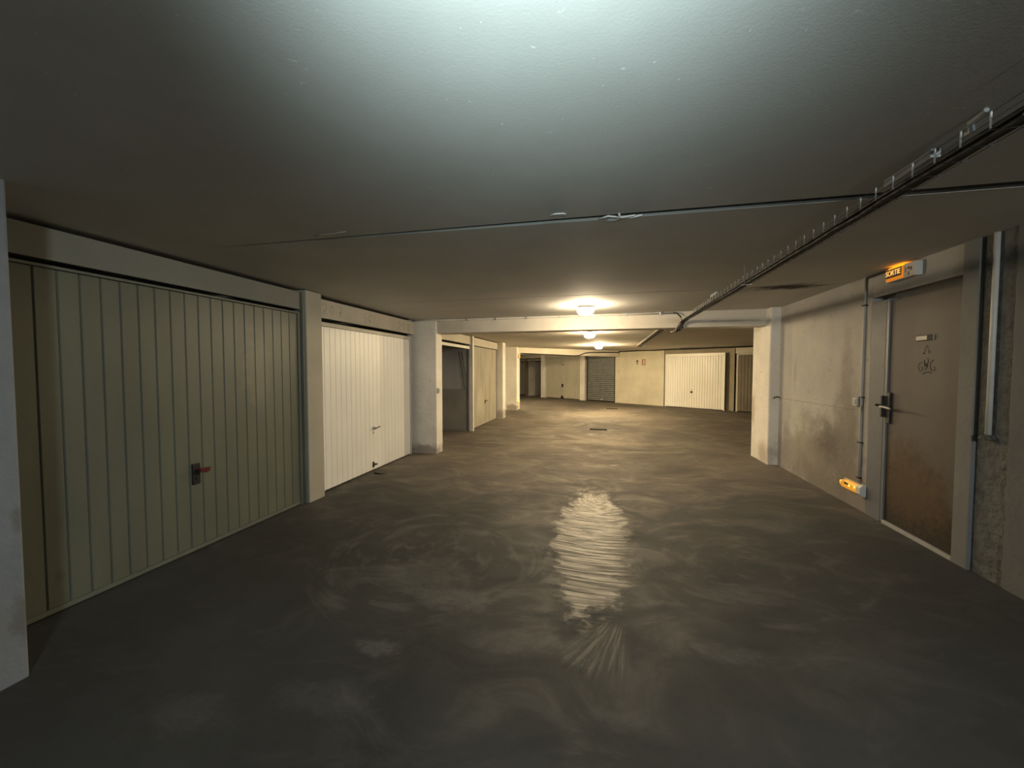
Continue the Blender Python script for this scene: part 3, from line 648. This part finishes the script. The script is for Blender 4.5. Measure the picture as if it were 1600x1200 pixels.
# hangers
for y in (1.40,3.65):
    mb=MB(); mb.cyl((XN+.03,y,ZB-.012),(XN+.03,y,CEIL),.0035,None,8); mb.cyl((XN+.03,y,2.335),(XN+.03,y,2.343),.010,None,8); mb.box(XN+.01,XF,y-.008,y+.008,ZB-.010,ZB-.006)
    mb.build('hanger',M['galv'],ct)
rail=box(1.265,1.30,1.91,2.175,2.345,2.379).build('mounting_rail',M['galv_matt'],bevel=.002); tag(rail,'flat galvanised mounting rail screwed to the ceiling beside the cable tray','rail')
rl2=box(1.235,1.25,4.78,5.02,2.35,2.379).build('mounting_rail',M['galv_matt']); tag(rl2,'tiny galvanised rail on the ceiling near the beam end of the cable tray','rail')
bk=MB(); bk.tube([(1.30,1.80,2.372),(1.285,1.76,2.360),(1.25,1.72,2.368),(1.25,1.66,2.374)],.009,6)
tag(bk.build('ceiling_bracket',M['galv_matt']),'bent grey bracket on the ceiling above the cable tray','bracket')
jb=MB().lathe([(.035,0),(.035,-.02),(.028,-.03)],(1.39,1.745,CEIL),16).build('junction_box',M['galv_matt']); tag(jb,'small round junction box on the ceiling at the near end of the cable tray','junction box')
# black cables lying in the tray, then dropping over the beam
def cab(x,z,r,end,seed):
    rnd=random.Random(seed); pts=[(x+rnd.uniform(-.004,.004),y0-.6+i*.2,z+rnd.uniform(-.002,.002)) for i in range(29)]
    return pts
cg='black cables lying in the cable tray'
for k,(x,z,r) in enumerate([(1.201,ZB+.010,.010),(1.180,ZB+.011,.010),(1.196,ZB+.031,.009),(1.176,ZB+.031,.009)]):
    pts=cab(x,z,r,0,k); mb=MB(); mb.tube(pts+[(x-.005,6.24,z-.01),(x-.03-.008*k,6.29,z-.05),(x-.045-.01*k,6.30,2.14),(x-.05-.01*k,6.31,2.10),(x-.10,6.40,2.085),(x-.12,6.6,2.10)],r,7)
    tag(mb.build('power_cable',M['cable'],smooth=True),'black cable lying in the mesh tray among three others, dropping under the beam','cable',cg)
lp=MB().tube([(1.04,6.30,2.365),(1.09,6.285,2.35),(1.14,6.27,2.29),(1.16,6.28,2.20),(1.17,6.30,2.12)],.010,8).build('power_cable',M['cable'],smooth=True)
tag(lp,'black cable bending from the end of the beam conduit down past the tray','cable')
lp2=MB().tube([(1.13,6.25,2.22),(1.09,6.28,2.15),(1.07,6.30,2.09),(1.035,6.31,2.085)],.003,5).build('loose_wire',M['pvc'])
tag(lp2,'thin white loose wire ends hanging below the beam at the tray end','wire')
# trunking behind the beam
tr=empty('cable_trunking',(0,0,0)); tag(tr,'pale cable trunking on the ceiling behind the first beam','cable trunking')
mb=MB(); mb.prism([(1.02,6.62),(1.15,6.62),(1.22,13.6),(1.09,13.6)],CEIL2-.055,CEIL2-.004); mb.build('trunk',M['trunk'],tr,bevel=.003)
MB().tube([(1.165,6.62,CEIL2-.05),(1.20,10,CEIL2-.05),(1.235,13.6,CEIL2-.05)],.014,7).build('side_cable',M['cable'],tr)
# black cable bundles along the far wall and the skewed beam
def farP(s,dep,z):
    p=O+D*s+Vector((-.568,-.823)).normalized()*dep; return (p.x,p.y,z)
mb=MB(); mb.tube([farP(s_sR-.7+i*.5,.12,CEIL2-.028+.006*math.sin(i*2.1)) for i in range(15)],.022,7)
tag(mb.build('power_cable',M['cable'],smooth=True),'black cable bundle along the top of the far angled wall','cable')
mb=MB(); mb.tube([farP(3.1,.5,CEIL2-.03),farP(3.3,.5,CEIL2-.012),farP(4.2,.35,CEIL2-.035),farP(6.5,.3,CEIL2-.03)],.012,7)
tag(mb.build('power_cable',M['cable'],smooth=True),'thin black cable looping above the far white garage door','cable')
def b2(t,z,off=.03): p=P2+(Q2-P2)*t-nn*off; return (p.x,p.y,z)
mb=MB(); mb.tube([b2(.02,2.09),b2(.3,2.07),b2(.5,2.045),b2(.555,2.06),b2(.62,2.17),b2(.66,2.20),b2(.8,2.225),b2(.99,2.24)],.022,7)
tag(mb.build('power_cable',M['cable'],smooth=True),'black cable dipping in a V on the skewed far beam','cable')
# yellow-lit lamp and sign seen edge-on on the far column
e2=empty('emergency_light',(-3.07,13.80,.33)); tag(e2,'tiny yellow emergency light low on the far wide column','emergency light')
box(0,.05,-.03,.22,-.055,.055).build('housing',M['plastic_w'],e2); MB().lathe([(.02,-.04),(.045,-.02),(.045,.02),(.02,.04)],(.045,0.0,.0),12).build('lit_cover',M['amber_hot'],e2)
e3=empty('exit_sign',(-3.07,14.00,1.98)); tag(e3,'tiny glowing exit sign seen from its edge high on the far wide column','exit sign')
box(0,.04,-.12,.12,-.06,.06).build('housing',M['plastic_w'],e3); box(.04,.046,-.125,.12,-.05,.05).build('lit_panel',M['amber'],e3)

# ------------------------------------------------------------------ ceiling seam filler, drips, floor drains
def plaster(pts,r,label,m='mortar'):
    o=MB(); 
    for p in pts: o.tube(p,r,5)
    tag(o.build('plaster_drip',M[m],smooth=True),label,'plaster drip')
Z=CEIL-.004
plaster([[(-.03,2.33,Z),(.02,2.30,Z),(.10,2.325,Z-.004),(.17,2.32,Z)],[(.02,2.36,Z),(.06,2.37,Z),(.09,2.33,Z-.004),(.08,2.28,Z)],[(.10,2.33,Z),(.15,2.345,Z-.003),(.21,2.325,Z)]],.0055,'white plaster squiggle over the wide ceiling joint')
plaster([[(-.30,2.215,Z),(-.27,2.20,Z),(-.22,2.205,Z),(-.21,2.22,Z),(-.25,2.235,Z)]],.004,'small white plaster loop beside the wide ceiling joint')
plaster([[(-1.86,2.20,Z),(-1.78,2.18,Z),(-1.70,2.185,Z),(-1.60,2.17,Z)]],.003,'thin pale plaster ridge at the dim end of the ceiling joint','ply')
for (x,y,lab) in ((-.10,9.75,'small dark floor drain grate on the driveway beyond the beam'),(.35,15.0,'tiny dark floor drain grate far back before the shutter')):
    r=empty('floor_drain',(x,y,0)); tag(r,lab,'floor drain')
    mb=MB(); mb.box(-.21,-.19,-.12,.12,0,.004); mb.box(.19,.21,-.12,.12,0,.004); mb.box(-.19,.19,.10,.12,0,.004); mb.box(-.19,.19,-.12,-.10,0,.004); mb.build('rim',M['grate'],r)
    mb=MB()
    for i in range(9): mb.box(-.18+i*.042,-.16+i*.042,-.10,.10,0.0005,.003)
    mb.box(-.19,.19,-.10,.10,0.0002,.0015); mb.build('grate',M['grate'],r)
